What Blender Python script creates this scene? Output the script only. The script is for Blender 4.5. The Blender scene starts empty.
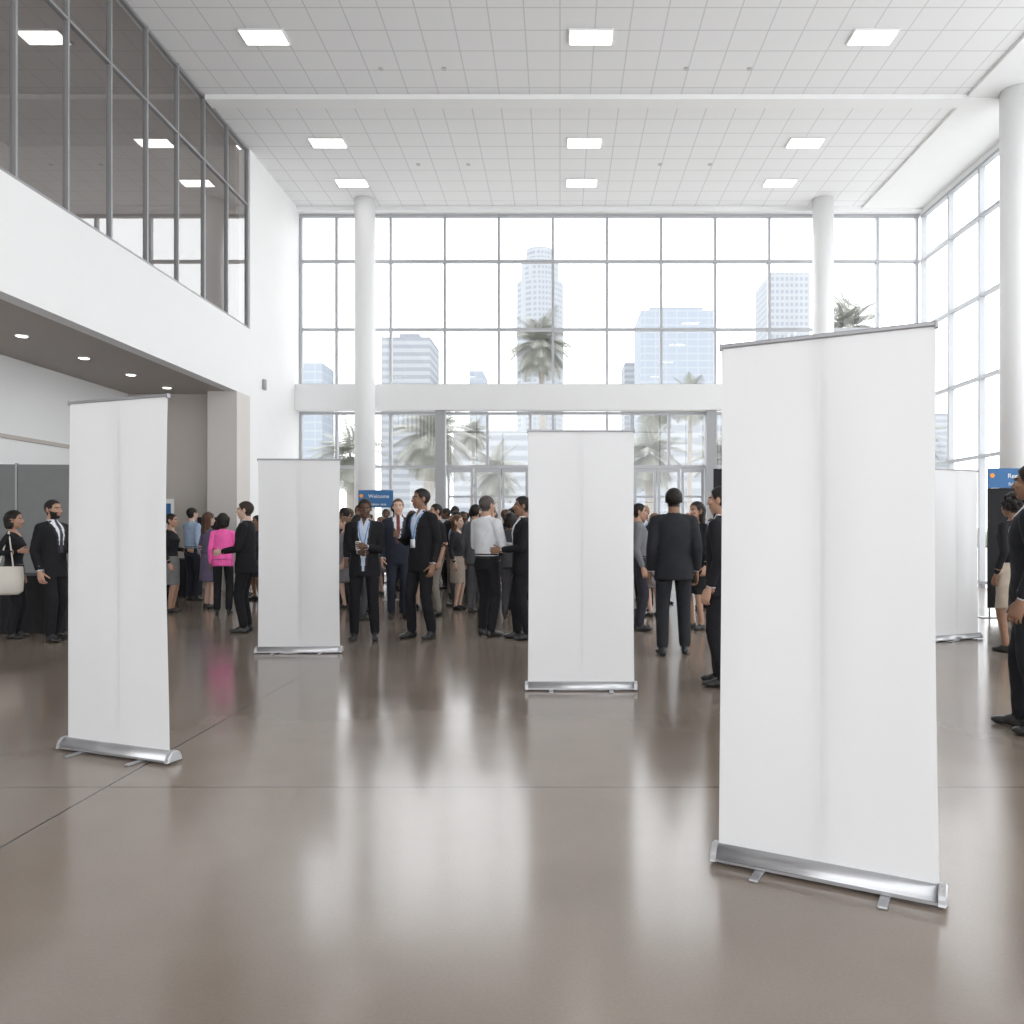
import bpy, bmesh, math, random
import numpy as np
from mathutils import Vector, Matrix
from mathutils.kdtree import KDTree
random.seed(7)
sc=bpy.context.scene
COL=sc.collection
sc.view_settings.view_transform='Standard'
sc.view_settings.look='None'

# ---------------------------------------------------------------- materials
_m={}
def nodes(m): return m.node_tree.nodes, m.node_tree.links
def pbr(name,color,rough=.6,metal=0.,var=0.,scale=8.,spec=.5,emit=None,es=0.,bump=0.):
    if name in _m: return _m[name]
    m=bpy.data.materials.new(name); m.use_nodes=True
    N,L=nodes(m); b=N['Principled BSDF']
    c=tuple(color)+(1,)
    b.inputs['Base Color'].default_value=c
    b.inputs['Roughness'].default_value=rough
    b.inputs['Metallic'].default_value=metal
    b.inputs['Specular IOR Level'].default_value=spec
    if var>0 or bump>0:
        tc=N.new('ShaderNodeTexCoord'); nz=N.new('ShaderNodeTexNoise'); nz.inputs['Scale'].default_value=scale; nz.inputs['Detail'].default_value=4
        L.new(tc.outputs['Object'],nz.inputs['Vector'])
        if var>0:
            r=N.new('ShaderNodeMix'); r.data_type='RGBA'
            r.inputs[6].default_value=tuple(max(0,x*(1-var)) for x in color)+(1,)
            r.inputs[7].default_value=tuple(min(1,x*(1+var)) for x in color)+(1,)
            L.new(nz.outputs['Fac'],r.inputs[0]); L.new(r.outputs[2],b.inputs['Base Color'])
        if bump>0:
            bp=N.new('ShaderNodeBump'); bp.inputs['Strength'].default_value=bump; bp.inputs['Distance'].default_value=.01
            L.new(nz.outputs['Fac'],bp.inputs['Height']); L.new(bp.outputs['Normal'],b.inputs['Normal'])
    if emit:
        b.inputs['Emission Color'].default_value=tuple(emit)+(1,); b.inputs['Emission Strength'].default_value=es
    _m[name]=m; return m
def mathn(N,L,op,a,b=None):
    n=N.new('ShaderNodeMath'); n.operation=op
    for i,v in enumerate((a,b)):
        if v is None: continue
        if isinstance(v,(int,float)): n.inputs[i].default_value=v
        else: L.new(v,n.inputs[i])
    return n.outputs[0]

WHITE=pbr('white_paint',(.80,.80,.80),.7,var=.02,scale=2)
GREIGE=pbr('greige_paint',(.50,.46,.42),.7,var=.03,scale=2)
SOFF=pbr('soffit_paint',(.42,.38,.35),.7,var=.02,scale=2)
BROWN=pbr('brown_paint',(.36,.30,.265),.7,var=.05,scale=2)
ALU=pbr('mullion_aluminium',(.42,.43,.45),.45,.3)
DALU=pbr('dark_mullion',(.30,.305,.315),.4,.3)
SILVER=pbr('brushed_silver',(.42,.42,.43),.32,.85,var=.05,scale=30)
RAIL=pbr('rail_grey',(.28,.28,.29),.4,.5)
CAPM=pbr('silver_plastic_cap',(.40,.40,.41),.3,.4)
BLACK=pbr('black_cloth',(.012,.012,.014),.9,var=.3,scale=12)
GREYP=pbr('grey_drape',(.20,.205,.205),.85,var=.08,scale=6,bump=.3)
LIGHT=pbr('lamp_diffuser',(1,1,1),.5,emit=(1,.99,.96),es=5)
DLIGHT=pbr('downlight_lens',(1,1,1),.5,emit=(1,.95,.85),es=6)

def glass(name,tint,fac):
    m=bpy.data.materials.new(name); m.use_nodes=True; N,L=nodes(m); N.clear()
    o=N.new('ShaderNodeOutputMaterial'); t=N.new('ShaderNodeBsdfTransparent'); g=N.new('ShaderNodeBsdfGlossy'); x=N.new('ShaderNodeMixShader')
    t.inputs['Color'].default_value=tint+(1,); g.inputs['Roughness'].default_value=.01; g.inputs['Color'].default_value=(1,1,1,1); x.inputs[0].default_value=fac
    L.new(t.outputs[0],x.inputs[1]); L.new(g.outputs[0],x.inputs[2]); L.new(x.outputs[0],o.inputs[0]); return m
GLASS=glass('clear_glass',(.97,.98,.98),.05)
BGLASS=glass('balcony_glass',(.84,.82,.80),.27)

def floor_mat():
    m=bpy.data.materials.new('polished_concrete'); m.use_nodes=True; N,L=nodes(m); b=N['Principled BSDF']
    tc=N.new('ShaderNodeTexCoord'); sp=N.new('ShaderNodeSeparateXYZ'); L.new(tc.outputs['Object'],sp.inputs[0])
    n1=N.new('ShaderNodeTexNoise'); n1.inputs['Scale'].default_value=.7; n1.inputs['Detail'].default_value=6; L.new(tc.outputs['Object'],n1.inputs['Vector'])
    n2=N.new('ShaderNodeTexNoise'); n2.inputs['Scale'].default_value=90; n2.inputs['Detail'].default_value=3; L.new(tc.outputs['Object'],n2.inputs['Vector'])
    r=N.new('ShaderNodeValToRGB'); r.color_ramp.elements[0].position=.3; r.color_ramp.elements[0].color=(.168,.134,.108,1); r.color_ramp.elements[1].position=.7; r.color_ramp.elements[1].color=(.225,.183,.150,1)
    L.new(n1.outputs['Fac'],r.inputs[0])
    r2=N.new('ShaderNodeMapRange'); r2.inputs[3].default_value=.88; r2.inputs[4].default_value=1.12; L.new(n2.outputs['Fac'],r2.inputs[0])
    mx=N.new('ShaderNodeMix'); mx.data_type='RGBA'; mx.blend_type='MULTIPLY'; mx.inputs[0].default_value=1
    L.new(r.outputs[0],mx.inputs[6]); L.new(r2.outputs[0],mx.inputs[7])
    # saw-cut joints
    def line(sock,off,per,w):
        a=mathn(N,L,'SUBTRACT',sock,off); a=mathn(N,L,'DIVIDE',a,per); a=mathn(N,L,'ADD',a,.5); a=mathn(N,L,'FLOORED_MODULO',a,1.0)
        a=mathn(N,L,'SUBTRACT',a,.5); a=mathn(N,L,'ABSOLUTE',a); a=mathn(N,L,'MULTIPLY',a,per); return mathn(N,L,'LESS_THAN',a,w)
    j=mathn(N,L,'MAXIMUM',line(sp.outputs[0],-2.4,9.0,.006),line(sp.outputs[1],4.23,8.6,.005))
    mj=N.new('ShaderNodeMix'); mj.data_type='RGBA'; L.new(j,mj.inputs[0]); L.new(mx.outputs[2],mj.inputs[6]); mj.inputs[7].default_value=(.03,.025,.022,1)
    L.new(mj.outputs[2],b.inputs['Base Color'])
    rr=N.new('ShaderNodeMapRange'); rr.inputs[1].default_value=.3; rr.inputs[2].default_value=.7; rr.inputs[3].default_value=.14; rr.inputs[4].default_value=.20
    L.new(n1.outputs['Fac'],rr.inputs[0]); L.new(rr.outputs[0],b.inputs['Roughness'])
    b.inputs['Specular IOR Level'].default_value=1.0
    bp=N.new('ShaderNodeBump'); bp.inputs['Strength'].default_value=.02; L.new(n2.outputs['Fac'],bp.inputs['Height']); L.new(bp.outputs[0],b.inputs['Normal'])
    return m
def ceil_mat():
    m=bpy.data.materials.new('acoustic_ceiling_tile'); m.use_nodes=True; N,L=nodes(m); b=N['Principled BSDF']
    tc=N.new('ShaderNodeTexCoord'); sp=N.new('ShaderNodeSeparateXYZ'); L.new(tc.outputs['Object'],sp.inputs[0])
    def line(sock,per,w):
        a=mathn(N,L,'DIVIDE',sock,per); a=mathn(N,L,'FLOORED_MODULO',a,1.0); a=mathn(N,L,'SUBTRACT',a,.5); a=mathn(N,L,'ABSOLUTE',a)
        return mathn(N,L,'GREATER_THAN',a,.5-w/per)
    j=mathn(N,L,'MAXIMUM',line(sp.outputs[0],.61,.011),line(sp.outputs[1],.61,.014))
    mj=N.new('ShaderNodeMix'); mj.data_type='RGBA'; L.new(j,mj.inputs[0]); mj.inputs[6].default_value=(.79,.79,.795,1); mj.inputs[7].default_value=(.60,.60,.61,1)
    L.new(mj.outputs[2],b.inputs['Base Color']); b.inputs['Roughness'].default_value=.85
    return m
def sheet_mat():
    m=bpy.data.materials.new('banner_fabric'); m.use_nodes=True; N,L=nodes(m); b=N['Principled BSDF']; o=N['Material Output']
    b.inputs['Base Color'].default_value=(.71,.71,.715,1); b.inputs['Roughness'].default_value=.65
    t=N.new('ShaderNodeBsdfTranslucent'); t.inputs['Color'].default_value=(.75,.75,.75,1); x=N.new('ShaderNodeMixShader'); x.inputs[0].default_value=.28
    L.new(b.outputs[0],x.inputs[1]); L.new(t.outputs[0],x.inputs[2]); L.new(x.outputs[0],o.inputs[0]); return m
SHEET=sheet_mat()
def facade_mat(name,base,win,ph,pw,fh=.5,fw=.5):
    m=bpy.data.materials.new(name); m.use_nodes=True; N,L=nodes(m); b=N['Principled BSDF']
    tc=N.new('ShaderNodeTexCoord'); sp=N.new('ShaderNodeSeparateXYZ'); L.new(tc.outputs['Object'],sp.inputs[0])
    xy=mathn(N,L,'ADD',sp.outputs[0],sp.outputs[1])
    a=mathn(N,L,'LESS_THAN',mathn(N,L,'FLOORED_MODULO',mathn(N,L,'DIVIDE',sp.outputs[2],ph),1.),fh)
    c=mathn(N,L,'LESS_THAN',mathn(N,L,'FLOORED_MODULO',mathn(N,L,'DIVIDE',xy,pw),1.),fw)
    f=mathn(N,L,'MULTIPLY',a,c)
    mj=N.new('ShaderNodeMix'); mj.data_type='RGBA'; L.new(f,mj.inputs[0]); mj.inputs[6].default_value=base+(1,); mj.inputs[7].default_value=win+(1,)
    L.new(mj.outputs[2],b.inputs['Base Color']); b.inputs['Roughness'].default_value=.9; b.inputs['Specular IOR Level'].default_value=.1
    return m

# ---------------------------------------------------------------- mesh helpers
def finish(bm,name,mats,loc=(0,0,0),rz=0,parent=None,smooth=False):
    me=bpy.data.meshes.new(name); bm.to_mesh(me); bm.free()
    for m in mats: me.materials.append(m)
    if smooth:
        for p in me.polygons: p.use_smooth=True
    o=bpy.data.objects.new(name,me); o.location=loc; o.rotation_euler=(0,0,rz); COL.objects.link(o)
    if parent: o.parent=parent
    return o
def bx(bm,x0,x1,y0,y1,z0,z1,mi=0,bev=0):
    vs=[bm.verts.new((x,y,z)) for x in(x0,x1) for y in(y0,y1) for z in(z0,z1)]
    fs=[]
    for q in((0,1,3,2),(4,6,7,5),(0,4,5,1),(2,3,7,6),(0,2,6,4),(1,5,7,3)):
        f=bm.faces.new([vs[i] for i in q]); f.material_index=mi; fs.append(f)
    if bev>0:
        es=list({e for f in fs for e in f.edges})
        bmesh.ops.bevel(bm,geom=es,offset=bev,segments=2,affect='EDGES',profile=.5,material=mi)
def boxobj(name,dims,mat):
    bm=bmesh.new(); bx(bm,*dims); return finish(bm,name,[mat])
def cyl(bm,c,r,z0,z1,mi=0,n=32,r2=None):
    r2=r if r2 is None else r2
    a=[bm.verts.new((c[0]+r*math.cos(2*math.pi*i/n),c[1]+r*math.sin(2*math.pi*i/n),z0)) for i in range(n)]
    b=[bm.verts.new((c[0]+r2*math.cos(2*math.pi*i/n),c[1]+r2*math.sin(2*math.pi*i/n),z1)) for i in range(n)]
    for i in range(n):
        f=bm.faces.new((a[i],a[(i+1)%n],b[(i+1)%n],b[i])); f.material_index=mi; f.smooth=True
    f=bm.faces.new(b); f.material_index=mi; f=bm.faces.new(a[::-1]); f.material_index=mi

# ---------------------------------------------------------------- room
XL,XR,YB,YF,HC=-7.15,9.9,22.0,-8.0,10.1
XI=-9.76; SOF=4.4; GB=5.95
boxobj('floor',(-13,12,YF,YB+.3,-.2,0),floor_mat())
boxobj('ceiling',(XL-.2,XR+.2,YF,YB+.2,HC,HC+.3),ceil_mat())
boxobj('trim_1',(XL,XR,16.1,16.45,HC-.10,HC-.001),WHITE)
boxobj('trim_2',(8.2,XR,YF,YB,HC-.06,HC-.001),WHITE)
boxobj('trim_3',(XL,XR,YB-.30,YB-.05,HC-.12,HC-.001),WHITE)
# left side
boxobj('wall_left',(XL-.25,XL,18.45,YB+.2,0,HC),WHITE)
boxobj('balcony_fascia',(XL-.25,XL,YF,18.45,SOF,GB),WHITE)
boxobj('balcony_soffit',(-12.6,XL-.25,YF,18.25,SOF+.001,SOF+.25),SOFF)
boxobj('wall_alcove_side',(XI-.2,XI,YF,18.3,0,SOF),WHITE)
boxobj('wall_alcove_back',(XI,XL-.65,18.1,18.3,0,SOF),GREIGE)
boxobj('alcove_pier',(XL-.65,XL,17.7,18.45,0,SOF),pbr('pier_paint',(.62,.59,.56),.7))
boxobj('trim_4',(XI,XI+.04,YF,18.1,2.95,3.02),GREIGE)
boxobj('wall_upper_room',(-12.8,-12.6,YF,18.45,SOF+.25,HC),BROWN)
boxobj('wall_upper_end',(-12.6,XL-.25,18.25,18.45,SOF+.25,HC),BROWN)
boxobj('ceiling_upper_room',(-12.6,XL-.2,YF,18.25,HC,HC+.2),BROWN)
boxobj('baseboard_left',(XL,XL+.02,18.45,YB-.1,0,.12),GREIGE)
boxobj('beam_entrance',(XL,XR,YB-.43,YB-.08,4.56,5.25),WHITE)

def curtain_y(name,Y,x0,x1,z0,z1,vs,hs,gl=GLASS,fr=ALU,w=.035,d=.07):
    bm=bmesh.new()
    for v in vs: bx(bm,v-w,v+w,Y-d,Y+d,z0,z1,0)
    for h in hs: bx(bm,x0,x1,Y-d*.95,Y+d*.95,h-w,h+w,0)
    if gl:
        q=[bm.verts.new(p) for p in((x0,Y,z0),(x1,Y,z0),(x1,Y,z1),(x0,Y,z1))]; f=bm.faces.new(q); f.material_index=1
    return finish(bm,name,[fr,gl or GLASS])
def curtain_x(name,X,y0,y1,z0,z1,vs,hs,gl=GLASS,fr=ALU,w=.035,d=.07):
    bm=bmesh.new()
    for v in vs: bx(bm,X-d,X+d,v-w,v+w,z0,z1,0)
    for h in hs: bx(bm,X-d*.95,X+d*.95,y0,y1,h-w,h+w,0)
    if gl:
        q=[bm.verts.new(p) for p in((X,y0,z0),(X,y1,z0),(X,y1,z1),(X,y0,z1))]; f=bm.faces.new(q); f.material_index=1
    return finish(bm,name,[fr,gl or GLASS])
vx=[XL+.04]+[-4.65+1.485*k for k in range(-1,10)]+[XR-.1]
curtain_y('window_1',YB,XL,XR,5.25,9.98,vx,[5.29,6.82,8.69,9.94])
boxobj('wall_back_header',(XL,XR,YB-.05,YB+.15,9.98,HC),WHITE)
for nm,a,b in(('window_2',XL,-3.13),('window_6',-.85,2.0),('window_7',3.98,XR)):
    curtain_y(nm,YB,a,b,0,4.56,[v for v in vx if a+.1<v<b-.1]+[a+.035,b-.035],[.06,3.05,4.52])
def door(name,x0,x1):
    bm=bmesh.new(); n=3; w=(x1-x0)/n
    for i in range(n):
        a=x0+i*w+.02; b=x0+(i+1)*w-.02; y0,y1=YB-.03,YB+.03
        bx(bm,a,a+.07,y0,y1,0.01,3.0); bx(bm,b-.07,b,y0,y1,0.01,3.0)
        bx(bm,a+.07,b-.07,y0,y1,2.9,3.0); bx(bm,a+.07,b-.07,y0,y1,0.01,.22); bx(bm,a+.07,b-.07,y0,y1,2.2,2.26)
        bx(bm,a+.07,b-.07,YB-.09,YB-.06,1.0,1.04); bx(bm,a+.09,a+.11,YB-.09,YB-.03,1.0,1.04); bx(bm,b-.11,b-.09,YB-.09,YB-.03,1.0,1.04)
        q=[bm.verts.new(p) for p in((a,YB,.1),(b,YB,.1),(b,YB,2.95),(a,YB,2.95))]; f=bm.faces.new(q); f.material_index=1
    bx(bm,x0,x1,YB-.066,YB+.066,3.01,3.09); bx(bm,x0,x1,YB-.066,YB+.066,4.48,4.55); bx(bm,(x0+x1)/2-.035,(x0+x1)/2+.035,YB-.06,YB+.06,3.09,4.48)
    q=[bm.verts.new(p) for p in((x0,YB,3.08),(x1,YB,3.08),(x1,YB,4.5),(x0,YB,4.5))]; f=bm.faces.new(q); f.material_index=1
    finish(bm,name,[ALU,GLASS])
door('door_1',-3.12,-.86); door('door_2',2.01,3.97)
# right glazing; its unseen run towards the camera is added for side light
curtain_x('window_3',XR,YF,YB-.2,0,9.9,[YB-.25-1.485*k for k in range(0,20)],[.1,3.05,4.9,6.82,8.69,9.86])
boxobj('wall_right_header',(XR-.05,XR+.15,YF,YB,9.9,HC-.06),WHITE)
# balcony glazing
curtain_x('window_4',XL-.06,YF,18.45,GB,HC,[18.4-1.12*k for k in range(0,23)],[GB+.03,8.8,HC-.04],BGLASS,DALU,w=.022,d=.04)
# glazed wall behind the viewpoint
curtain_y('window_5',YF,XL,XR,0,HC,[XL+.04+1.7*k for k in range(11)],[.1,3.05,5.2,7.6,HC-.05],None)
for (x,y,r) in((-5.19,21.28,.27),(7.0,21.28,.27)):
    bm=bmesh.new(); cyl(bm,(0,0),r,0,HC-.002,n=40); cyl(bm,(0,0),r+.015,0,.12,n=40); finish(bm,'round_column',[WHITE],(x,y,0))
bm=bmesh.new(); cyl(bm,(0,0),.30,0,HC-.06,n=40); cyl(bm,(0,0),.32,0,.12,n=40); finish(bm,'round_column',[WHITE],(9.07,15.9,0))
for x in(-3.24,4.10):
    boxobj('entrance_post',(x-.13,x+.13,YB-.38,YB-.12,0,4.555),pbr('post_grey',(.35,.36,.37),.5))
# ceiling lights
bm=bmesh.new()
for y in(20.2,18.1,14.2,10,6,2,-2,-6):
    for x in(-5.25,.55,5.55):
        bx(bm,x-.40,x+.40,y-.23,y+.23,HC-.03,HC-.002,0)
        bx(bm,x-.37,x+.37,y-.20,y+.20,HC-.035,HC-.029,1)
finish(bm,'ceiling_light_panels',[WHITE,LIGHT])
bm=bmesh.new()
for y in(19.2,15.2,12.6):
    for x in(-3.4,-2.2,2.4,3.6):
        cyl(bm,(x,y),.05,HC-.02,HC-.001,0,n=16)
finish(bm,'ceiling_downlights',[pbr('grey_trim',(.5,.5,.5),.5)])  # small grey discs for ceiling downlights, modelled without glow
bm=bmesh.new()
for y in(4.4,6,7.7,9.3,10.95,12.56,14.2,15.75,17.2):
    cyl(bm,(-8.45,y),.10,SOF-.02,SOF-.001,0,n=20); cyl(bm,(-8.45,y),.08,SOF-.026,SOF-.02,1,n=20)
finish(bm,'soffit_downlights',[WHITE,DLIGHT])
bm=bmesh.new(); bx(bm,XL,XL+.06,19.2,19.35,4.7,4.95,0,.01); finish(bm,'wall_speaker',[pbr('grey_box',(.3,.3,.3),.5)])

# ---------------------------------------------------------------- outside
PAVE=pbr('pavement',(.45,.44,.42),.9,var=.08,scale=.5)
bm=bmesh.new(); bx(bm,-500,500,YB+.3,900,-.35,-.02); finish(bm,'ground_plaza',[PAVE])
def tower(name,X,Y,w,d,h,mat,steps=()):
    bm=bmesh.new(); bx(bm,-w/2,w/2,0,d,0,h)
    for (sw,sh,eh) in steps: bx(bm,-sw/2,sw/2,(d-sw)/2,(d+sw)/2,sh,eh)
    return finish(bm,name,[mat],(X,Y,-.02))
F1=facade_mat('tower_stone_hazed',(.33,.345,.365),(.25,.27,.30),4.,3.,.55,.6)  # distance haze is painted in: tower colours paled, contrast lowered
F2=facade_mat('tower_glass_hazed',(.33,.355,.39),(.285,.315,.36),4.,6.,.8,.9)
F3=facade_mat('tower_grey_hazed',(.32,.335,.355),(.245,.26,.285),3.8,40,.5,1.)
bm=bmesh.new()
def octa(r,z0,z1,n=12):
    cyl(bm,(0,0),r,z0,z1,0,n=n)
octa(17.5,0,184,16); octa(14,184,200,16); octa(10.5,200,209,16)
for f in bm.faces:f.smooth=False
finish(bm,'skyscraper_round',[F1],((540-560)/800*600,600,-.02))
tower('office_tower',-77.2,400,24.5,30,96.9,F3,((10,96,101),))
tower('office_tower',-44,420,7,30,84,F2)
tower('office_tower',66,450,41,40,124,F2,((30,124,127),))
tower('office_tower',46,520,8,30,109,F3)
tower('office_tower',144,500,24,40,161,F1)
tower('office_tower',54,240,40,20,36,F3)
tower('office_tower',101,450,10,20,99,F1)
tower('office_tower',-128,380,30,20,80,F2)
tower('office_tower',215,480,40,20,70,F3)
tower('office_tower',-10,300,60,20,38,F3)
tower('office_tower',-260,380,30,20,120,F2); tower('office_tower',330,400,40,20,130,F1)
tower('office_tower',-335,500,30,20,150,F2)
TRK=pbr('palm_trunk_hazed',(.27,.25,.23),.9,var=.2,scale=3)  # trunk and frond colours paled to stand in for haze
FRD=pbr('palm_frond_hazed',(.235,.24,.21),.7,var=.3,scale=2)
def palm_mesh(name,H,L,tr,n,seed):
    rnd=random.Random(seed); bm=bmesh.new()
    m=10; prev=None; ns=10; lean=rnd.uniform(-.4,.4)
    for i in range(m+1):
        t=i/m; r=tr*(1.25-.45*t)*(1+.04*(i%2)); cx=lean*t*t
        ring=[bm.verts.new((cx+r*math.cos(2*math.pi*j/ns),r*math.sin(2*math.pi*j/ns),H*t)) for j in range(ns)]
        if prev:
            for j in range(ns): bm.faces.new((prev[j],prev[(j+1)%ns],ring[(j+1)%ns],ring[j]))
        prev=ring
    top=Vector((lean,0,H))
    for k in range(n):
        az=k*2.39996+rnd.uniform(-.2,.2); el=math.radians(80-125*(k/n)+rnd.uniform(-8,8)); l=L*rnd.uniform(.85,1.1)
        p=top.copy(); d=Vector((math.cos(az)*math.cos(el),math.sin(az)*math.cos(el),math.sin(el)))
        side=Vector((-math.sin(az),math.cos(az),0)); S=14; pts=[p.copy()]
        for s in range(S):
            d=(d+Vector((0,0,-.10))).normalized(); p=p+d*(l/S); pts.append(p.copy())
        for s in range(1,S+1):
            a,b=pts[s-1],pts[s]; w=.03*L/2
            q=[bm.verts.new(a-side*w*.5),bm.verts.new(a+side*w*.5),bm.verts.new(b+side*w*.4),bm.verts.new(b-side*w*.4)]
            f=bm.faces.new(q); f.material_index=1
            if s>=3:
                ll=l*.34*math.sin(math.pi*min(1,(s-1)/S*.85+.15))+.05
                for sg in(-1,1):
                    for u in(0,.5):
                        c=a.lerp(b,u); c2=a.lerp(b,u+.38); tip=c+side*sg*ll+(b-a).normalized()*ll*.55+Vector((0,0,-.35*ll))
                        f=bm.faces.new((bm.verts.new(c),bm.verts.new(c2),bm.verts.new(tip))); f.material_index=1
    me=bpy.data.meshes.new(name); bm.to_mesh(me); bm.free(); me.materials.append(TRK); me.materials.append(FRD); return me
pA=palm_mesh('palm_tall',14.0,2.7,.22,60,1); pB=palm_mesh('palm_short',6.5,2.9,.3,46,2)
def palm(me,X,Y,s,rz=0):
    o=bpy.data.objects.new('palm_tree',me); o.location=(X,Y,-.02); o.scale=(s,s,s); o.rotation_euler=(0,0,rz); COL.objects.link(o)
palm(pA,-1.05,55,1.0); palm(pA,23.5,65,1.25,1); palm(pA,12.6,78,1.0,2); palm(pA,9.4,80,.95,3); palm(pA,-6.6,62,.62,.5); palm(pA,-11.5,75,.7,4)
palm(pB,-7,42,.95,.6); palm(pB,-12,46,.85,2); palm(pB,5.8,52,.95,1.4); palm(pB,9.5,44,.8,2.2); palm(pB,-3.8,50,.75,3); palm(pB,20,48,1,1); palm(pB,15,46,.9,5); palm(pA,30,40,1,1);palm(pA,27,28,.8,1)
bm=bmesh.new(); rr=random.Random(3)
for i in range(90):
    x=-30+i*.75; r=rr.uniform(.6,1.0); bmesh.ops.create_icosphere(bm,subdivisions=2,radius=r,matrix=Matrix.Translation((x,58+rr.uniform(-1,1),.5)))
for v in bm.verts: v.co+=Vector((rr.uniform(-.1,.1),rr.uniform(-.1,.1),rr.uniform(-.1,.1)))
finish(bm,'hedge_row',[pbr('hedge_leaf',(.25,.27,.22),.9,var=.3,scale=3)])

# ---------------------------------------------------------------- roll-up banners
def banner(X,Y,ang,w=.92,H=2.13,fw=None,seed=0,taper=.0):
    fw=fw or w-.10; rnd=random.Random(seed)
    root=bpy.data.objects.new('roll_up_banner',None); root.location=(X,Y,0); root.rotation_euler=(0,0,ang); COL.objects.link(root)
    bm=bmesh.new(); prof=[]
    for a in range(0,181,15):
        t=math.radians(a); prof.append((-math.cos(t)*.048, .020+math.sin(t)*.052))
    prof=[(-.052,.012)]+prof+[(.052,.012)]
    L0=[bm.verts.new((-w/2+.02,y,z)) for y,z in prof]; R0=[bm.verts.new((w/2-.02,y,z)) for y,z in prof]; n=len(prof)
    for i in range(n): 
        f=bm.faces.new((L0[i],L0[(i+1)%n],R0[(i+1)%n],R0[i])); f.smooth=True
    bm.faces.new(L0[::-1]); bm.faces.new(R0)
    bx(bm,-w/2+.02,w/2-.02,-.056,-.046,.014,.024)
    finish(bm,'cassette',[SILVER],parent=root)
    bm=bmesh.new()
    for s in(-1,1):
        xa,xb=(s*(w/2-.02),s*(w/2+.004)); pr=[(y*1.08,(z-.022)*1.08+.022) for y,z in prof]
        A=[bm.verts.new((xa,y,z)) for y,z in pr]; B=[bm.verts.new((xb,y,z)) for y,z in pr]; Cc=[bm.verts.new((xb+s*.006,y*.8,.04+(z-.04)*.8)) for y,z in pr]
        for i in range(n):
            bm.faces.new((A[i],A[(i+1)%n],B[(i+1)%n],B[i])); bm.faces.new((B[i],B[(i+1)%n],Cc[(i+1)%n],Cc[i]))
        bm.faces.new(A); bm.faces.new(Cc)
    bmesh.ops.recalc_face_normals(bm,faces=bm.faces)
    finish(bm,'end_caps',[CAPM],parent=root)
    bm=bmesh.new()
    for s in(-1,1):
        x=s*w*.27; bx(bm,x-.018,x+.018,-.15,.17,0.0,.012,0,.004)
    finish(bm,'feet',[SILVER],parent=root)
    bm=bmesh.new(); cyl(bm,(0,.030),.012,.06,H-.01,n=12); bx(bm,-.015,.015,.0,.04,H-.03,H-.008); finish(bm,'support_pole',[RAIL],parent=root)
    bm=bmesh.new(); bx(bm,-fw/2-.005,fw/2+.005,-.010,.010,H-.018,H,0,.004)
    for s in(-1,1): bx(bm,s*(fw/2+.002)-.006,s*(fw/2+.002)+.006,-.012,.012,H-.026,H+.002,0,.003)
    finish(bm,'top_rail',[RAIL],parent=root)
    bm=bmesh.new(); nx,nz=50,60; g=[]
    p1,p2=rnd.uniform(0,6),rnd.uniform(0,6)
    for j in range(nz+1):
        t=j/nz; z=.05+(H-.065)*t; row=[]
        env=math.sin(math.pi*t)
        e2=min(1,env*3)
        ww=fw*(1.0+taper*(1-t)-.018*env)
        for i in range(nx+1):
            u=i/nx*2-1
            y=-.002 + e2*.006*math.exp(-(u/.022)**2)+env*(.016*math.exp(-(u/.2)**2)+.008*math.sin(3*u+p1+2*t)+.005*math.sin(7*u+p2-3*t)+.010*u*u-.014)
            row.append(bm.verts.new((u*ww/2,y,z)))
        g.append(row)
    for j in range(nz):
        for i in range(nx): 
            f=bm.faces.new((g[j][i],g[j][i+1],g[j+1][i+1],g[j+1][i])); f.smooth=True
    finish(bm,'printed_sheet',[SHEET],parent=root)
banner(1.020,3.11,math.radians(-28),.86,2.125,.80,1,.03)
banner(-2.665,4.82,math.radians(-21),.90,2.155,.80,2,.04)
banner(-2.86,8.77,math.radians(2),.93,2.13,.89,3)
banner(.178,6.77,math.radians(0),.93,2.20,.90,4)
banner(4.84,9.78,math.radians(24),.82,2.09,.76,5)

# ---------------------------------------------------------------- people
class Geo:
    def __init__(s): s.V=[];s.F=[];s.FT=[];s.VT=[]
    def add(s,vs,fs,tag):
        b=len(s.V); s.V+= [tuple(v) for v in vs]; s.VT+=[tag]*len(vs)
        s.F+=[tuple(i+b for i in f) for f in fs]; s.FT+=[tag]*len(fs)
def rings(geo,R,tag,n=18,cap=True):
    vs=[];fs=[]
    for (c,u,v) in R:
        for i in range(n):
            a=2*math.pi*i/n; vs.append(c+u*math.cos(a)+v*math.sin(a))
    m=len(R)
    for k in range(m-1):
        for i in range(n): 
            j=(i+1)%n; fs.append((k*n+i,k*n+j,(k+1)*n+j,(k+1)*n+i))
    fs.append(tuple(range(n))[::-1]); fs.append(tuple((m-1)*n+i for i in range(n)))
    geo.add(vs,fs,tag)
def frame(d,hint=None):
    d=d.normalized(); h=hint or (Vector((1,0,0)) if abs(d.x)<.8 else Vector((0,1,0)))
    u=(h-d*h.dot(d)).normalized(); v=d.cross(u); return d,u,v
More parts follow.
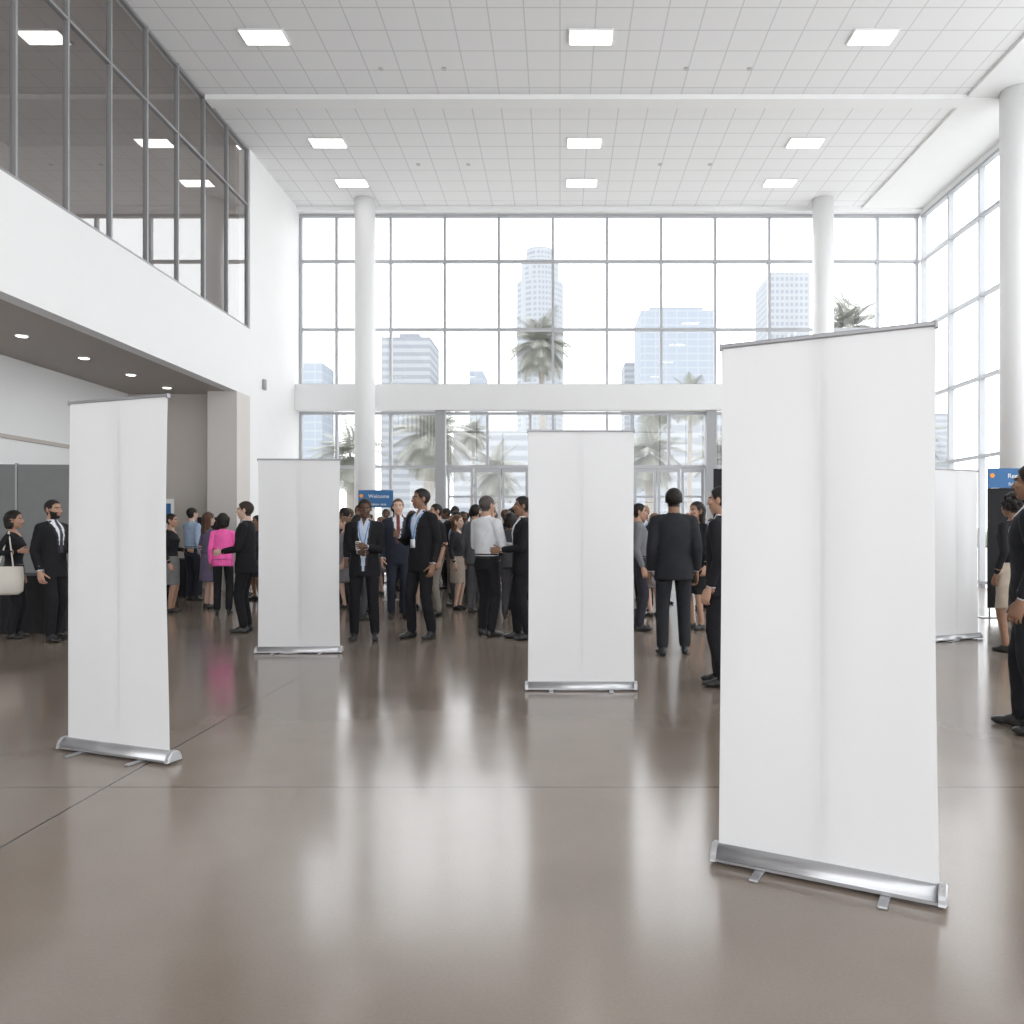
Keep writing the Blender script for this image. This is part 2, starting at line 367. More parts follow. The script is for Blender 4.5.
def cap(geo,a,b,ra,rb,tag,n=16,su=1.,sv=1.,hint=None,step=.03):
    a=Vector(a);b=Vector(b); d,u,v=frame(b-a,hint); L=(b-a).length; R=[]
    for t in(80,55,28): 
        q=math.radians(t); R.append((a-d*ra*math.sin(q),ra*math.cos(q)))
    k=max(1,int(L/step))
    for i in range(k+1): R.append((a.lerp(b,i/k),ra+(rb-ra)*i/k))
    for t in(28,55,80):
        q=math.radians(t); R.append((b+d*rb*math.sin(q),rb*math.cos(q)))
    rings(geo,[(c,u*r*su,v*r*sv) for c,r in R],tag,n)
def ell(geo,c,r,tag,n=16,m=10):
    c=Vector(c); R=[]
    for i in range(m):
        q=math.radians(-84+168*i/(m-1)); R.append((c+Vector((0,0,r[2]*math.sin(q))),Vector((r[0]*math.cos(q),0,0)),Vector((0,r[1]*math.cos(q),0))))
    rings(geo,R,tag,n)
def body_loft(geo,rows,tag,n=28):
    R=[]
    for i in range(len(rows)-1):
        a,b=rows[i],rows[i+1]; k=max(1,int((b[0]-a[0])/.025))
        for j in range(k): 
            t=j/k; R.append([a[q]+(b[q]-a[q])*t for q in range(4)])
    R.append(list(rows[-1]))
    rings(geo,[(Vector((0,r[3],r[0])),Vector((r[1],0,0)),Vector((0,r[2],0))) for r in R],tag,n)
def remesh(geo,vox,it=3):
    me=bpy.data.meshes.new('tmp'); me.from_pydata(geo.V,[],geo.F); 
    bm=bmesh.new(); bm.from_mesh(me); bmesh.ops.recalc_face_normals(bm,faces=bm.faces); bm.to_mesh(me); bm.free()
    o=bpy.data.objects.new('tmp',me); COL.objects.link(o)
    m=o.modifiers.new('r','REMESH'); m.mode='VOXEL'; m.voxel_size=vox
    s=o.modifiers.new('s','SMOOTH'); s.factor=.5; s.iterations=it
    dg=bpy.context.evaluated_depsgraph_get(); ev=o.evaluated_get(dg); m2=ev.to_mesh()
    V=np.empty(len(m2.vertices)*3); m2.vertices.foreach_get('co',V); V=V.reshape(-1,3)
    F=[tuple(p.vertices) for p in m2.polygons]
    NN=[tuple(p.normal) for p in m2.polygons]; C=[tuple(p.center) for p in m2.polygons]
    ev.to_mesh_clear(); bpy.data.objects.remove(o); bpy.data.meshes.remove(me)
    kd=KDTree(len(geo.V))
    for i,v in enumerate(geo.V): kd.insert(v,i)
    kd.balance()
    T=[geo.VT[kd.find(c)[1]] for c in C]
    return V,F,T,C,NN
def ik(S,T,l1,l2,pole):
    d=T-S; L=min(d.length,(l1+l2)*.999); dn=d.normalized(); T2=S+dn*L; a=(l1*l1-l2*l2+L*L)/(2*L); h=math.sqrt(max(l1*l1-a*a,0))
    p=(pole-dn*pole.dot(dn)).normalized(); return S+dn*a+p*h,T2
def make_hand(W0,D,N,side,curl,vox,sc=1.):
    g=Geo(); D=D.normalized(); N=(N-D*N.dot(D)).normalized(); W=D.cross(N)*side
    rings(g,[(W0+D*t*sc,W*w*sc,N*h*sc) for t,w,h in((-.03,.024,.019),(0,.027,.02),(.02,.033,.018),(.045,.039,.017),(.07,.042,.015),(.09,.041,.012),(.1,.036,.009))],'skin',16)
    for k,(off,ln,r) in enumerate(((-.032,.070,.0088),(-.0105,.078,.009),(.0115,.073,.0087),(.032,.056,.0078))):
        p=W0+(D*.088+W*off)*sc; ang=.12+curl*.25; sp=off*3.
        for j,fr in enumerate((.44,.31,.25)):
            dd=(D*math.cos(ang)+N*math.sin(ang)+W*sp*math.cos(ang)*.5).normalized(); q=p+dd*ln*fr*sc
            cap(g,p,q,r*(1-.08*j)*sc,r*(1-.08*(j+1))*sc,'skin',10,step=.012); p=q; ang+=curl*(.75-.1*j)+k*.04
    p=W0+(D*.02-W*.028+N*.006)*sc; d=(D*.78-W*.5+N*(.25+curl*.5)).normalized()
    for j,(l,r) in enumerate(((.04,.0125),(.032,.0105),(.024,.009))):
        q=p+d*l*sc; cap(g,p,q,r*sc,r*.9*sc,'skin',10,step=.012); p=q; d=(d+D*.25+N*curl*.35).normalized()
    V,F,T,C,NN=remesh(g,vox,2); return V,F,T
def make_head(vox,hair='short',fem=False,beard=False):
    g=Geo(); s='skin'
    ell(g,(0,.015,.022),(.076,.097,.094),s,20,14); ell(g,(0,-.02,-.03),(.062 if not fem else .058,.073,.086),s,20,14)
    ell(g,(0,-.052,-.092),(.032 if not fem else .025,.032,.025),s)
    cap(g,(-.034,-.080,.020),(.034,-.080,.020),.012,.012,s,10,step=.01)
    cap(g,(0,-.086,.012),(0,-.106,-.028),.008,.0115,s,10,step=.01); ell(g,(0,-.097,-.034),(.018,.012,.008),s)
    for x in(-1,1):
        ell(g,(x*.041,-.060,-.024),(.021,.022,.02),s); ell(g,(x*.076,.014,-.008),(.009,.018,.030),s)
    cap(g,(-.019,-.084,-.058),(.019,-.084,-.058),.008,.008,'lip',10,step=.01); cap(g,(-.016,-.084,-.068),(.016,-.084,-.068),.008,.008,'lip',10,step=.01)
    cap(g,(0,.02,-.05),(0,.035,-.20),.054 if not fem else .045,.06 if not fem else .048,s,16)
    if hair=='long':
        for x in(-1,1): cap(g,(x*.055,.035,.01),(x*.07,.045,-.20),.045,.035,'hair',14)
        cap(g,(0,.06,.0),(0,.085,-.24),.065,.05,'hair',16,su=1.3,hint=Vector((1,0,0)))
    elif hair=='bob':
        for x in(-1,1): cap(g,(x*.055,.03,.02),(x*.062,.035,-.08),.045,.04,'hair',14)
        cap(g,(0,.06,.0),(0,.07,-.08),.065,.055,'hair',16,su=1.3,hint=Vector((1,0,0)))
    elif hair=='bun': ell(g,(0,.11,.06),(.04,.04,.04),'hair')
    elif hair=='curly':
        rr=random.Random(5)
        for i in range(46):
            a=rr.uniform(0,6.28); e=rr.uniform(-.7,1.5); p=Vector((math.cos(a)*math.cos(e)*.092,.03+math.sin(a)*math.cos(e)*.095,.03+math.sin(e)*.09))
            if p.y<-.035 and p.z<.08: continue
            ell(g,p,(.03,.03,.03),'hair',8,6)
    V,F,T,C,NN=remesh(g,vox,2)
    th={'short':.008,'bald':0.,'long':.016,'bob':.016,'bun':.010,'curly':.012}[hair]
    def line(y):
        if y<-.055: return .068
        if y<0: return .068+( -.012-.068)*(y+.055)/.055
        if y<.035: return -.012+(-.065+.012)*y/.035
        return -.075
    def ishair(x,y,z):
        if abs(x)>.076 and z<.028 and abs(y-.014)<.026: return False
        return z>line(y)+ (0 if abs(x)<.06 or y>-.02 else -.02)
    T2=[]
    for c,t in zip(C,T):
        x,y,z=c
        if t=='hair': T2.append(t); continue
        if hair!='bald' and ishair(x,y,z): T2.append('hair')
        elif .019<z<.031 and .013<abs(x)<.047 and y<-.055: T2.append('hair')
        elif beard and y<.0 and z<-.035+.25*max(0,y+.07) and z>-.125 and t!='lip' and not(abs(x)<.02 and z>-.045): T2.append('hair')
        else: T2.append(t)
    if th>0:
        msk=np.zeros(len(V))
        for f,c,t in zip(F,C,T2):
            if t=='hair' and (c[2]>line(c[1])-.001): 
                for i in f: msk[i]=1
        cen=np.array((0,.015,.01)); d=V-cen; d/=np.linalg.norm(d,axis=1)[:,None]+1e-9
        amt=th*msk*np.clip((V[:,2]+.08)/.10,.3,1.3)
        V=V+d*amt[:,None]
    parts=[(V,F,T2)]
    for x in(-1,1):
        e=Geo(); ell(e,(x*.030,-.0690,.002),(.0122,.0122,.0095),'eye',12,8); parts.append((np.array(e.V),e.F,e.FT))
        e=Geo(); ell(e,(x*.030,-.0770,.002),(.0062,.0055,.0062),'iris',10,6); parts.append((np.array(e.V),e.F,e.FT))
    return parts
def col(c): return '%02x%02x%02x'%tuple(int(255*min(1,x**.4545)) for x in c)
SK={'dark':(.10,.052,.032),'brown':(.22,.12,.075),'tan':(.38,.225,.155),'light':(.54,.36,.28)}
def person_mesh(name,kind='suit',h=1.75,top=(.014,.014,.017),bottom=None,shirt=(.62,.64,.68),skin='brown',haircol=(.012,.009,.008),hair='short',
                fem=False,lw=None,rw=None,lcurl=.65,rcurl=.65,yaw=0,tilt=0,stride=0.,spread=.0,tie=None,lanyard=None,beard=False,cup=None,lod=0,wide=1.,open_jacket=False,bag=None,shoe=(.012,.012,.012)):
    bottom=bottom or top; vb,vh,vd=((.0095,.0045,.004),(.017,.008,.006))[lod]
    g=Geo(); dress=kind in('skirt','dress'); hem=.5
    sx=.178 if not fem else .155; Z=1.42
    for s in(1,-1):
        hip=Vector((s*.088,.0,.90)); ank=Vector((s*(.095+spread),s*stride-.0,.095)); kn,ank=ik(hip,ank,.408,.408,Vector((s*.1,-1,0)))
        lt='skin' if dress else 'bottom'
        if dress: cap(g,hip,kn,.078,.052,lt); cap(g,kn,ank,.052,.033,lt); cap(g,kn.lerp(ank,.15)+Vector((0,.012,0)),kn.lerp(ank,.5)+Vector((0,.008,0)),.046,.040,lt)
        else: 
            cap(g,hip,kn,.092 if not fem else .085,.068,lt); cap(g,kn,ank+Vector((0,.0,.02)),.068,.058,lt)
        yw=Matrix.Rotation(s*.18,3,'Z'); o=Vector((ank.x,ank.y,0))
        fl=1 if not fem else .85
        for c,r in(((0,.03,.045),(.036,.045,.05)),((0,-.04,.045),(.038,.07,.042)),((0,-.115,.03),(.042,.07,.030)),((0,-.02,.018),(.036,.09,.02))):
            cc=o+yw@(Vector(c)*fl); ell(g,cc,(r[0]*fl,r[1]*fl,r[2]),'shoe')
    if kind=='suit':
        body_loft(g,[(.86,.155,.115,.0),(.96,.16,.115,0)],'bottom')
        if fem: rows=[(.84,.178,.128,0),(.95,.175,.125,0),(1.08,.142,.105,0),(1.2,.152,.115,-.01),(1.29,.162,.132,-.018),(1.38,.155,.105,0),(1.44,.115,.08,.01),(1.48,.06,.06,.015)]
        else: rows=[(.79,.192,.132,0),(.9,.188,.132,0),(1.06,.166,.122,0),(1.2,.178,.128,0),(1.32,.19,.13,-.004),(1.40,.178,.112,.004),(1.445,.13,.088,.012),(1.485,.066,.066,.015)]
        body_loft(g,rows,'top')
    elif kind=='shirt':
        body_loft(g,[(.84,.158,.118,0),(.99,.158,.116,0)],'bottom'); body_loft(g,[(.985,.161,.119,0),(1.015,.161,.119,0)],'shoe')
        rows=[(1.01,.160,.118,0),(1.08,.166,.124,-.004),(1.2,.178,.125,0),(1.32,.185,.125,-.004),(1.40,.17,.108,.004),(1.445,.125,.085,.012),(1.485,.064,.064,.015)]
        if fem: rows=[(.95,.17,.12,0),(1.08,.135,.1,0),(1.2,.148,.112,-.01),(1.29,.158,.13,-.018),(1.38,.15,.1,0),(1.44,.11,.078,.01),(1.48,.055,.055,.015)]
        body_loft(g,rows,'top')
    else:
        body_loft(g,[(hem,.195 if kind=='dress' else .165,.155 if kind=='dress' else .135,0),(.75,.185,.135,0),(.92,.176,.128,0),(1.04,.14,.1,0)],'bottom' if kind=='skirt' else 'top')
        rows=[(.98 if kind=='skirt' else 1.02,.158,.115,0),(1.08,.138,.102,0),(1.2,.15,.113,-.01),(1.29,.16,.13,-.018),(1.38,.152,.102,0),(1.44,.11,.078,.01),(1.48,.055,.055,.015)]
        body_loft(g,rows,'top')
    if not dress and not fem: rings(g,[(Vector((0,.012-.03*(z-1.47),z)),Vector((r,0,0)),Vector((0,r,0))) for z,r in((1.45,.066),(1.48,.063),(1.508,.059))],'shirt' if kind=='suit' else 'top')
    cap(g,(0,.018,1.44),(0,.012,1.52),.05 if not fem else .043,.046 if not fem else .04,'skin')
    hands=[]; fores=[]
    for s,wt,cu in((1,lw,lcurl),(-1,rw,rcurl)):
        S=Vector((s*sx,.008,Z-.015)); 
        if wt is None: T=Vector((s*(sx+.05),-.03,.875)); pole=Vector((s*.25,1,0)); 
        else: T=Vector((s*wt[0],wt[1],wt[2])); pole=Vector((s*.45,.5,-.9))
        el,wr=ik(S,T,.29,.262,pole)
        a=.062 if not fem else .05
        shortsl=(kind in('shirt','dress') and (open_jacket))
        cap(g,Vector((s*.09,.01,1.43)),S,.055 if not fem else .042,a*.97,'top')
        cap(g,S,el,a,a*.82,'top')
        fl=wr-el
        if shortsl: cap(g,el,wr,.042,.03,'skin')
        else:
            r=.041 if not fem else .034
            cap(g,el,el+fl*.84,a*.82,r,'top'); fores.append((el,fl))
            cap(g,el+fl*.84,el+fl*.94,.028,.026,'skin',step=.01)
        D=fl.normalized()
        if wt is None: D=(D+Vector((0,-.05,-.3))).normalized()
        N=Vector((-s,.15,0)) if (wt is None or abs(D.x)<.75) else Vector((0,1,.5))
        hands.append((wr+D*.012,D,N,s,cu)); 
    parts=[]
    V,F,T,C,NN=remesh(g,vb,5)
    T2=[]
    for c,n,t in zip(C,NN,T):
        x,y,z=c; cv=Vector(c)
        if dress and hem-.01<z<1.06 and (x/.2)**2+(y/.165)**2<1.02 and t in('skin','top','bottom'): t='bottom' if kind=='skirt' and z<1.0 else 'top'
        if t in('top','skin') and fores:
            for el,fl in fores:
                q=(cv-el).dot(fl)/fl.length_squared; rad=(cv-el-fl*q).length
                if .8<q<1.15 and rad<.055:
                    lim=.94
                    if q<lim: t='top'
                    elif q<.985 and kind=='suit' and not fem: t='shirt'
                    elif q<.985: t='top'
                    else: t='skin'
        if t=='shirt' and y>.0 and 1.4<z<1.488 and n[1]>-.1: t='top'
        if kind=='suit' and t=='top' and n[1]<-.15 and abs(x)<.16:
            z0=1.10 if not open_jacket else .86; hw=.012+.062*max(0,(z-z0))/(1.45-z0)
            if z>z0 and abs(x)<hw and y<-.03: t='shirt'
            elif z>z0 and abs(x)<hw+.028 and y<-.03: t='lapel'
        if t=='shirt' and z>1.05 and n[1]<-.1 and abs(x)<.08:
            if tie and abs(x)<.02: t='tie'
            elif not tie and z>1.415 and abs(x)<.032*(z-1.415)/.09: t='skin'
        if kind=='shirt' and not fem and t=='top' and n[1]<-.1 and z>1.42 and abs(x)<.03*(z-1.42)/.08: t='skin'
        if fem and t=='top' and n[1]<.3 and z>1.40 and abs(x)<.075*(z-1.38)/.08 and abs(x)<.08 and y<.03: t='skin'
        T2.append(t)
    rr=np.sin(V[:,2]*38+V[:,0]*21)*np.sin(V[:,0]*45+V[:,2]*17+1.3)*.0032
    V[:,1]+=rr; V[:,2]=np.maximum(V[:,2],0.0)
    parts.append((V,F,T2))
    for hd in hands: parts.append(make_hand(*hd,vd,1.0 if not fem else .9))
    R=np.array(Matrix.Rotation(math.radians(yaw),3,'Z')@Matrix.Rotation(math.radians(tilt),3,'X'))
    for (hv,hf,ht) in make_head(vh,hair,fem,beard):
        pv=np.array((0,.02,-.12)); hv=(hv-pv)@R.T+pv+np.array((0,-.012,1.632)); parts.append((hv,hf,ht))
    if lanyard:
        g=Geo()
        for s in(1,-1):
            Q=[(s*.064,-.04,1.465),(s*.058,-.105,1.41),(s*.038,-.138,1.30),(.004*s,-.136,1.16)]
            for a,b in zip(Q,Q[1:]): cap(g,a,b,.006,.006,'lanyard',6,su=1.,step=.2)
        bxv=[(x,y,z) for x in(-.038,.038) for y in(-.142,-.137) for z in(1.06,1.16)]
        g.add(bxv,[(0,1,3,2),(4,6,7,5),(0,4,5,1),(2,3,7,6),(0,2,6,4),(1,5,7,3)],'badge')
        parts.append((np.array(g.V),g.F,g.FT))
    if cup:
        hd=hands[0 if cup>0 else 1]; D,N=hd[1],hd[2]; N=(N-D*N.dot(D)).normalized(); c=hd[0]+D*.085+N*.042
        g=Geo(); rings(g,[(c+Vector((0,0,z)),Vector((r,0,0)),Vector((0,r,0))) for z,r in((-.05,.026),(.0,.031),(.055,.036))],'cup',18); parts.append((np.array(g.V),g.F,g.FT))
    if bag:
        g=Geo(); s=bag; x=s*.30
        rings(g,[(Vector((x,-.02,z)),Vector((a,0,0)),Vector((0,b,0))) for z,a,b in((.62,.03,.14),(.67,.08,.20),(.83,.085,.21),(.98,.05,.20),(1.0,.045,.195))],'bag',20)
        for yy in(-.1,.08): cap(g,(x,yy,.98),(s*.17,.0,1.47),.009,.009,'bag',8,step=.3)
        parts.append((np.array(g.V),g.F,g.FT))
    sk=SK[skin]; tagm={
     'top':pbr('cloth_'+col(top),top,.85,var=.18,scale=14,spec=.25),'bottom':pbr('cloth_'+col(bottom),bottom,.85,var=.18,scale=14,spec=.25),
     'lapel':pbr('cloth_l'+col(top),tuple(x*1.4+.004 for x in top),.8,spec=.3),'shirt':pbr('cloth_'+col(shirt),shirt,.8,var=.05,scale=14,spec=.25),
     'skin':pbr('skin_'+skin,sk,.5,var=.08,scale=20,spec=.35),'lip':pbr('lip_'+skin,(sk[0]*.85,sk[1]*.6,sk[2]*.6),.45),
     'hair':pbr('hair_'+col(haircol),haircol,.6,var=.4,scale=60,spec=.3),'shoe':pbr('leather_'+col(shoe),shoe,.35),
     'eye':pbr('eye_white',(.32,.30,.28),.4),'iris':pbr('iris',(.02,.012,.008),.3),'tie':pbr('tie_'+col(tie or (0,0,0)),tie or (0,0,0),.6),
     'lanyard':pbr('lanyard_blue',(.08,.22,.42),.7),'badge':pbr('badge_card',(.75,.78,.82),.4),'cup':pbr('paper_cup',(.75,.74,.72),.6),'bag':pbr('canvas_bag',(.62,.58,.52),.85,var=.06)}
    tags=list(tagm); AV=[];AF=[];AT=[];b=0
    for V,F,T in parts:
        AV.append(np.asarray(V)); AF+=[tuple(i+b for i in f) for f in F]; AT+=[tags.index(t) for t in T]; b+=len(V)
    AV=np.concatenate(AV); k=h/1.752; AV=AV*np.array((k*wide,k*wide,k))
    me=bpy.data.meshes.new(name); me.from_pydata(AV.tolist(),[],AF)
    for t in tags: me.materials.append(tagm[t])
    me.polygons.foreach_set('material_index',AT); me.polygons.foreach_set('use_smooth',[True]*len(AF)); me.update()
    return me
def put(name,me,X,Y,ang=0,s=1.):
    o=bpy.data.objects.new(name,me); o.location=(X,Y,0); o.rotation_euler=(0,0,math.radians(ang)); o.scale=(s,s,s); COL.objects.link(o); return o
def P(name,X,Y,ang,**k): return put(name,person_mesh(name,**k),X,Y,ang)
HOLD=(.10,-.30,1.13)
BK=(.012,.012,.014); S2=(.009,.009,.011)
# ang: 0 faces the viewpoint, +90 faces +X, 180 faces the entrance
P('man_in_suit',-2.39,9.79,5,h=1.73,skin='dark',top=S2,lw=(.06,-.27,1.16),rw=(.02,-.29,1.10),lcurl=1.,rcurl=.9,cup=1,lanyard=1,spread=.03,yaw=10,tilt=8,open_jacket=True,shirt=(.45,.5,.6))
P('man_in_suit',-1.72,9.95,-38,h=1.86,skin='brown',top=S2,lw=None,rw=(.14,-.24,1.2),rcurl=1.1,lanyard=1,spread=.02,yaw=-25,stride=.05,shirt=(.5,.55,.66))
P('man_in_white_shirt',-.93,10.15,140,kind='shirt',h=1.78,top=(.62,.63,.65),bottom=BK,skin='tan',haircol=(.06,.05,.045),rw=(.2,-.26,1.12),lw=(.12,-.26,1.08),spread=.02,wide=1.05,stride=-.04)
P('man_in_suit',-.46,9.85,-80,h=1.76,skin='brown',top=S2,lw=(.1,-.28,1.1),yaw=0,stride=.05)
P('man_in_suit',1.23,8.65,178,h=1.80,top=(.020,.021,.025),skin='brown',wide=1.08,spread=.02,stride=.06)
P('man_in_suit',1.40,6.95,-120,h=1.73,skin='tan',top=S2,lw=None,rw=None,stride=.05,wide=1.02)
P('man_in_suit',3.17,5.35,-130,h=1.80,skin='brown',top=(.013,.014,.017),wide=1.08,stride=.08,yaw=-10)
P('woman_in_skirt',5.0,8.85,205,kind='skirt',h=1.73,fem=True,top=BK,bottom=(.45,.38,.31),skin='brown',hair='curly',wide=1.05)
P('man_in_suit',-6.15,9.7,78,h=1.71,skin='tan',top=S2,beard=True,lw=(.12,-.28,1.08),rw=None,tie=(.02,.02,.03),stride=.05)
P('woman_with_tote_bag',-6.80,9.96,105,kind='shirt',h=1.58,fem=True,top=BK,bottom=BK,skin='tan',hair='bob',bag=-1,rw=(.2,-.12,1.2))
P('man_in_suit',-4.14,10.54,-85,h=1.72,skin='light',top=S2,haircol=(.03,.02,.015),lw=(.12,-.28,1.08),shirt=(.6,.6,.62))
P('woman_in_pink_jacket',-5.35,12.7,195,kind='suit',h=1.60,fem=True,top=(.78,.12,.38),bottom=BK,skin='brown',hair='bob',rw=(.12,-.25,1.1))
P('woman_in_dress',-6.02,13.7,140,kind='dress',h=1.63,fem=True,top=(.12,.10,.16),skin='light',hair='long',haircol=(.07,.035,.02),rw=(.12,-.25,1.12),open_jacket=True)
P('woman_in_skirt',-6.32,13.0,100,kind='skirt',h=1.60,fem=True,top=BK,bottom=(.16,.16,.16),skin='tan',hair='bun',lw=(.12,-.25,1.1))
P('woman_in_dress',1.86,10.85,-60,kind='skirt',h=1.72,fem=True,top=BK,bottom=BK,skin='tan',hair='long',rw=(.12,-.25,1.1),lanyard=1)
P('man_in_patterned_shirt',1.06,10.75,90,kind='shirt',h=1.70,top=(.16,.16,.17),bottom=(.03,.03,.04),skin='tan',lw=(.1,-.28,1.1))
# crowd variants
var=[
 dict(kind='suit',skin='brown',lw=(.1,-.28,1.1)), dict(kind='suit',skin='light',top=(.02,.024,.035),tie=(.15,.02,.02),haircol=(.08,.05,.03)),
 dict(kind='suit',skin='dark',rw=HOLD,top=(.03,.03,.032)), dict(kind='shirt',skin='tan',top=BK,bottom=(.20,.18,.15),open_jacket=True),
 dict(kind='shirt',skin='light',top=(.30,.38,.50),bottom=(.02,.022,.03),lw=HOLD,lanyard=1), dict(kind='skirt',fem=True,hair='long',haircol=(.09,.045,.025),skin='light',top=(.03,.03,.035),bottom=(.36,.30,.25)),
 dict(kind='dress',fem=True,hair='long',skin='brown',top=(.03,.03,.05),open_jacket=True,rw=(.12,-.25,1.1)), dict(kind='suit',fem=True,hair='bob',skin='tan',top=(.05,.05,.055),lw=(.12,-.25,1.1)),
 dict(kind='dress',fem=True,hair='bun',haircol=(.15,.09,.05),skin='light',top=(.20,.19,.20),open_jacket=True), dict(kind='suit',skin='tan',beard=True,top=(.09,.093,.10),shirt=(.3,.35,.45)),
 dict(kind='shirt',skin='dark',top=(.45,.45,.46),bottom=(.03,.03,.04),rw=HOLD), dict(kind='suit',skin='brown',hair='bald',top=BK,lanyard=1)]
vn=['man_in_suit','man_in_suit','man_in_suit','man_in_black_shirt','man_in_blue_shirt','woman_in_skirt','woman_in_dress','woman_in_suit','woman_in_dress','man_in_suit','man_in_white_shirt','man_in_suit']
VM=[person_mesh('crowd_'+n,lod=1,h=1.60 if v.get('fem') else 1.75,**v) for n,v in zip(vn,var)]
occ=[(-2.39,9.79),(-1.72,9.95),(-.93,10.15),(1.86,10.85),(1.06,10.75),(-5.35,12.7),(-6.02,13.7),(-6.32,13.0),(-5.19,21.28),(-3.5,15.2),(4.9,8.9),(4.14,9.5),(2.66,12.3)]
def cp(i,X,Y,a,s=1.): occ.append((X,Y)); put(vn[i],VM[i],X,Y,a,s)
cp(3,-2.06,15.7,175,1.03); cp(6,-2.9,14.3,20); cp(5,-2.35,14.6,160,1.02); cp(0,-3.25,13.0,15); cp(1,-4.1,15.5,-60)
cp(9,-1.35,12.8,150); cp(2,-.75,13.5,200); cp(7,-3.0,11.9,150,.98); cp(8,2.4,13.6,30); cp(11,1.4,13.2,-30); cp(5,1.9,14.5,100)
cp(4,-2.75,17.0,60); cp(10,-1.6,17.3,-90); cp(7,5.75,11.6,150); cp(1,6.3,10.5,100); cp(6,7.5,12.9,80);cp(10,-7.3,14.2,60);cp(4,-6.9,15,150)
cp(6,-5.75,15.2,-40);cp(9,-6.4,16.2,100);cp(3,-1.95,12.6,-60,1.0);cp(7,-.75,12.1,170)
rr=random.Random(11); n=0; tries=0
while n<84 and tries<6000:
    tries+=1; Y=rr.uniform(12.2,19.8); X=rr.uniform(-5.5,5.5)
    if n>=52: X=rr.uniform(-4.8,-.3)
    if abs(X-.2)<.9 and Y<15: continue
    if X<-3.4 and Y<13.5: continue
    if min((X-a)**2+(Y-b)**2 for a,b in occ)<(.5 if n<52 else .36): continue
    cp(rr.randrange(12),X,Y,rr.uniform(0,360),rr.uniform(.95,1.04)); n+=1

# ---------------------------------------------------------------- booths, signs
BLUE=pbr('sign_blue',(.02,.12,.30),.5); ORG=pbr('sign_orange',(.8,.3,.03),.5); WTX=pbr('sign_white',(.8,.8,.8),.5)
def text(s,size,x,y,z,parent,mat,name='lettering'):
    cu=bpy.data.curves.new(name,'FONT'); cu.body=s; cu.size=size; cu.extrude=.002; cu.align_x='CENTER'
    o=bpy.data.objects.new(name,cu); COL.objects.link(o); dg=bpy.context.evaluated_depsgraph_get(); me=bpy.data.meshes.new_from_object(o.evaluated_get(dg)); bpy.data.objects.remove(o)
    me.materials.clear(); me.materials.append(mat); o=bpy.data.objects.new(name,me); o.rotation_euler=(math.pi/2,0,0); o.location=(x,y,z); COL.objects.link(o); o.parent=parent
def sign(X,Y,w,z0,z1,t1,t2,back=0):
    bm=bmesh.new(); bx(bm,-w/2,w/2,-.015,.015,z0,z1,0,.004)
    for s in(-1,1): cyl(bm,(s*(w/2-.04),.03),.014,.01,z1-.02,1,n=10); bx(bm,s*(w/2-.04)-.15,s*(w/2-.04)+.15,-.05,.1,0,.012,1)
    if back: bx(bm,-w/2,w/2,.0,.02,.15,z0-.002,2)
    o=finish(bm,'exhibitor_sign',[BLUE,SILVER,BLACK],(X,Y,0))
    text(t1,.10,.06,-.019,z1-.15,o,WTX); text(t2,.06,.03,-.019,z0+.04,o,WTX)
    bm=bmesh.new(); cyl(bm,(0,0),.035,0,.004,n=20); l=finish(bm,'logo_disc',[ORG],(-w/2+.06,-.016,z1-.11),parent=o); l.rotation_euler=(math.pi/2,0,0)
    return o
sign(-3.5,15.2,.66,1.76,2.09,'Welcome','Exhibitor desk')
sign(7.0,12.2,.95,1.98,2.28,'Registration','Exhibitor lounge',1)
bm=bmesh.new(); bx(bm,-.3,.3,-.01,.01,.05,2.28,0); bx(bm,-.32,.32,-.05,.05,0,.06,1,.01); finish(bm,'black_display_banner',[BLACK,SILVER],(2.66,12.3,0))
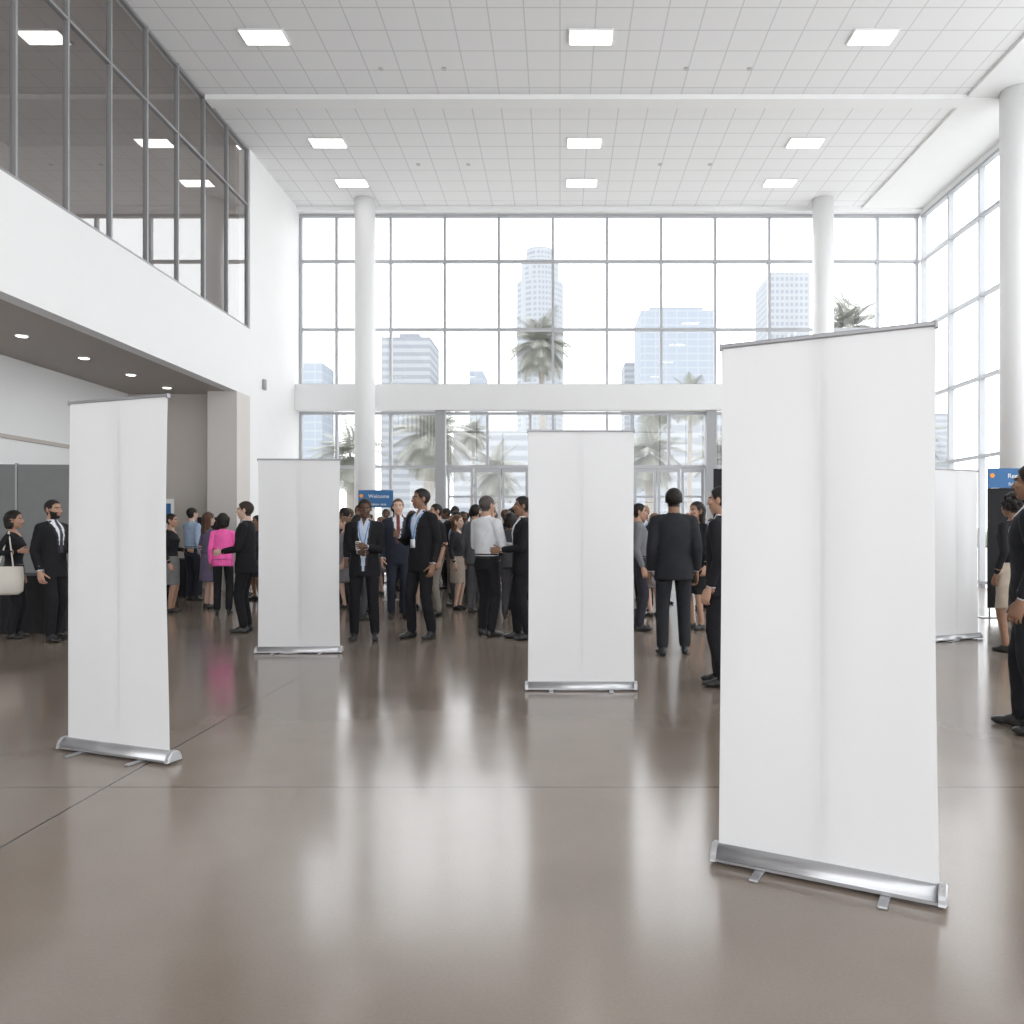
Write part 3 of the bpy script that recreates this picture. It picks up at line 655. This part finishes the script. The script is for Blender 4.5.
def table(X,Y,w,d,a=0):
    bm=bmesh.new(); bx(bm,-w/2,w/2,-d/2,d/2,.72,.75,0,.008)
    pts=[]; per=[(-w/2,-d/2),(w/2,-d/2),(w/2,d/2),(-w/2,d/2),(-w/2,-d/2)]
    for (a0,b0),(a1,b1) in zip(per,per[1:]):
        L=math.hypot(a1-a0,b1-b0); k=int(L/.03); nx,ny=(b1-b0)/L,-(a1-a0)/L
        for i in range(k): t=i/k; f=.012*math.sin(i*1.3); pts.append((a0+(a1-a0)*t,b0+(b1-b0)*t,nx*f,ny*f))
    T=[bm.verts.new((p[0],p[1],.74)) for p in pts]; B=[bm.verts.new((p[0]+p[2]+.0,p[1]+p[3],.005)) for p in pts]; n=len(pts)
    for i in range(n): bm.faces.new((T[i],T[(i+1)%n],B[(i+1)%n],B[i]))
    finish(bm,'draped_table',[BLACK],(X,Y,0),a)
table(-7.35,10.75,1.6,.7); table(6.3,9.5,1.2,.6); table(-8.2,16.2,1.6,.7); table(7.4,11.3,1.6,.6)
bm=bmesh.new()
for i in range(3):
    x=-1.35+i*.9; bx(bm,x+.02,x+.88,-.02,.02,.06,2.4,0)
    bx(bm,x-.015,x+.015,-.03,.03,0,2.42,1)
bx(bm,1.335,1.365,-.03,.03,0,2.42,1)
finish(bm,'booth_partition',[GREYP,SILVER],(-8.35,13.0,0),.08)
bm=bmesh.new(); bx(bm,-.4,.4,-.01,.01,1.1,2.0,0); bx(bm,-.34,.34,-.014,-.01,1.5,1.9,1); 
for x in(-.3,.3): cyl(bm,(x,.03),.015,0,1.9,2,n=8)
finish(bm,'poster_board',[WTX,BLUE,SILVER],(-8.75,17.3,0))
bm=bmesh.new(); bx(bm,-.3,.3,-.02,.02,.9,1.6,0); 
for x in(-.25,.25): cyl(bm,(x,.03),.015,0,1.5,1,n=8)
finish(bm,'poster_board',[BLACK,SILVER],(-7.4,17.0,0))

# ---------------------------------------------------------------- light
w=bpy.data.worlds.new('world'); sc.world=w; w.use_nodes=True; bg=w.node_tree.nodes['Background']
bg.inputs['Color'].default_value=(.965,.98,1,1); bg.inputs['Strength'].default_value=3.35
sd=bpy.data.lights.new('sun','SUN'); sd.energy=1.5; sd.angle=.3; so=bpy.data.objects.new('sun',sd); so.rotation_euler=(math.radians(50),0,math.radians(200)); COL.objects.link(so)

cd=bpy.data.cameras.new('camera'); cam=bpy.data.objects.new('camera',cd); COL.objects.link(cam)
cd.sensor_width=36; cd.clip_end=3000
cam.location=(0,0,1.37); cam.rotation_euler=(math.pi/2,0,0); sc.camera=cam
cd.lens=28.125; cd.shift_x=-48/1024; cd.shift_y=16/1024
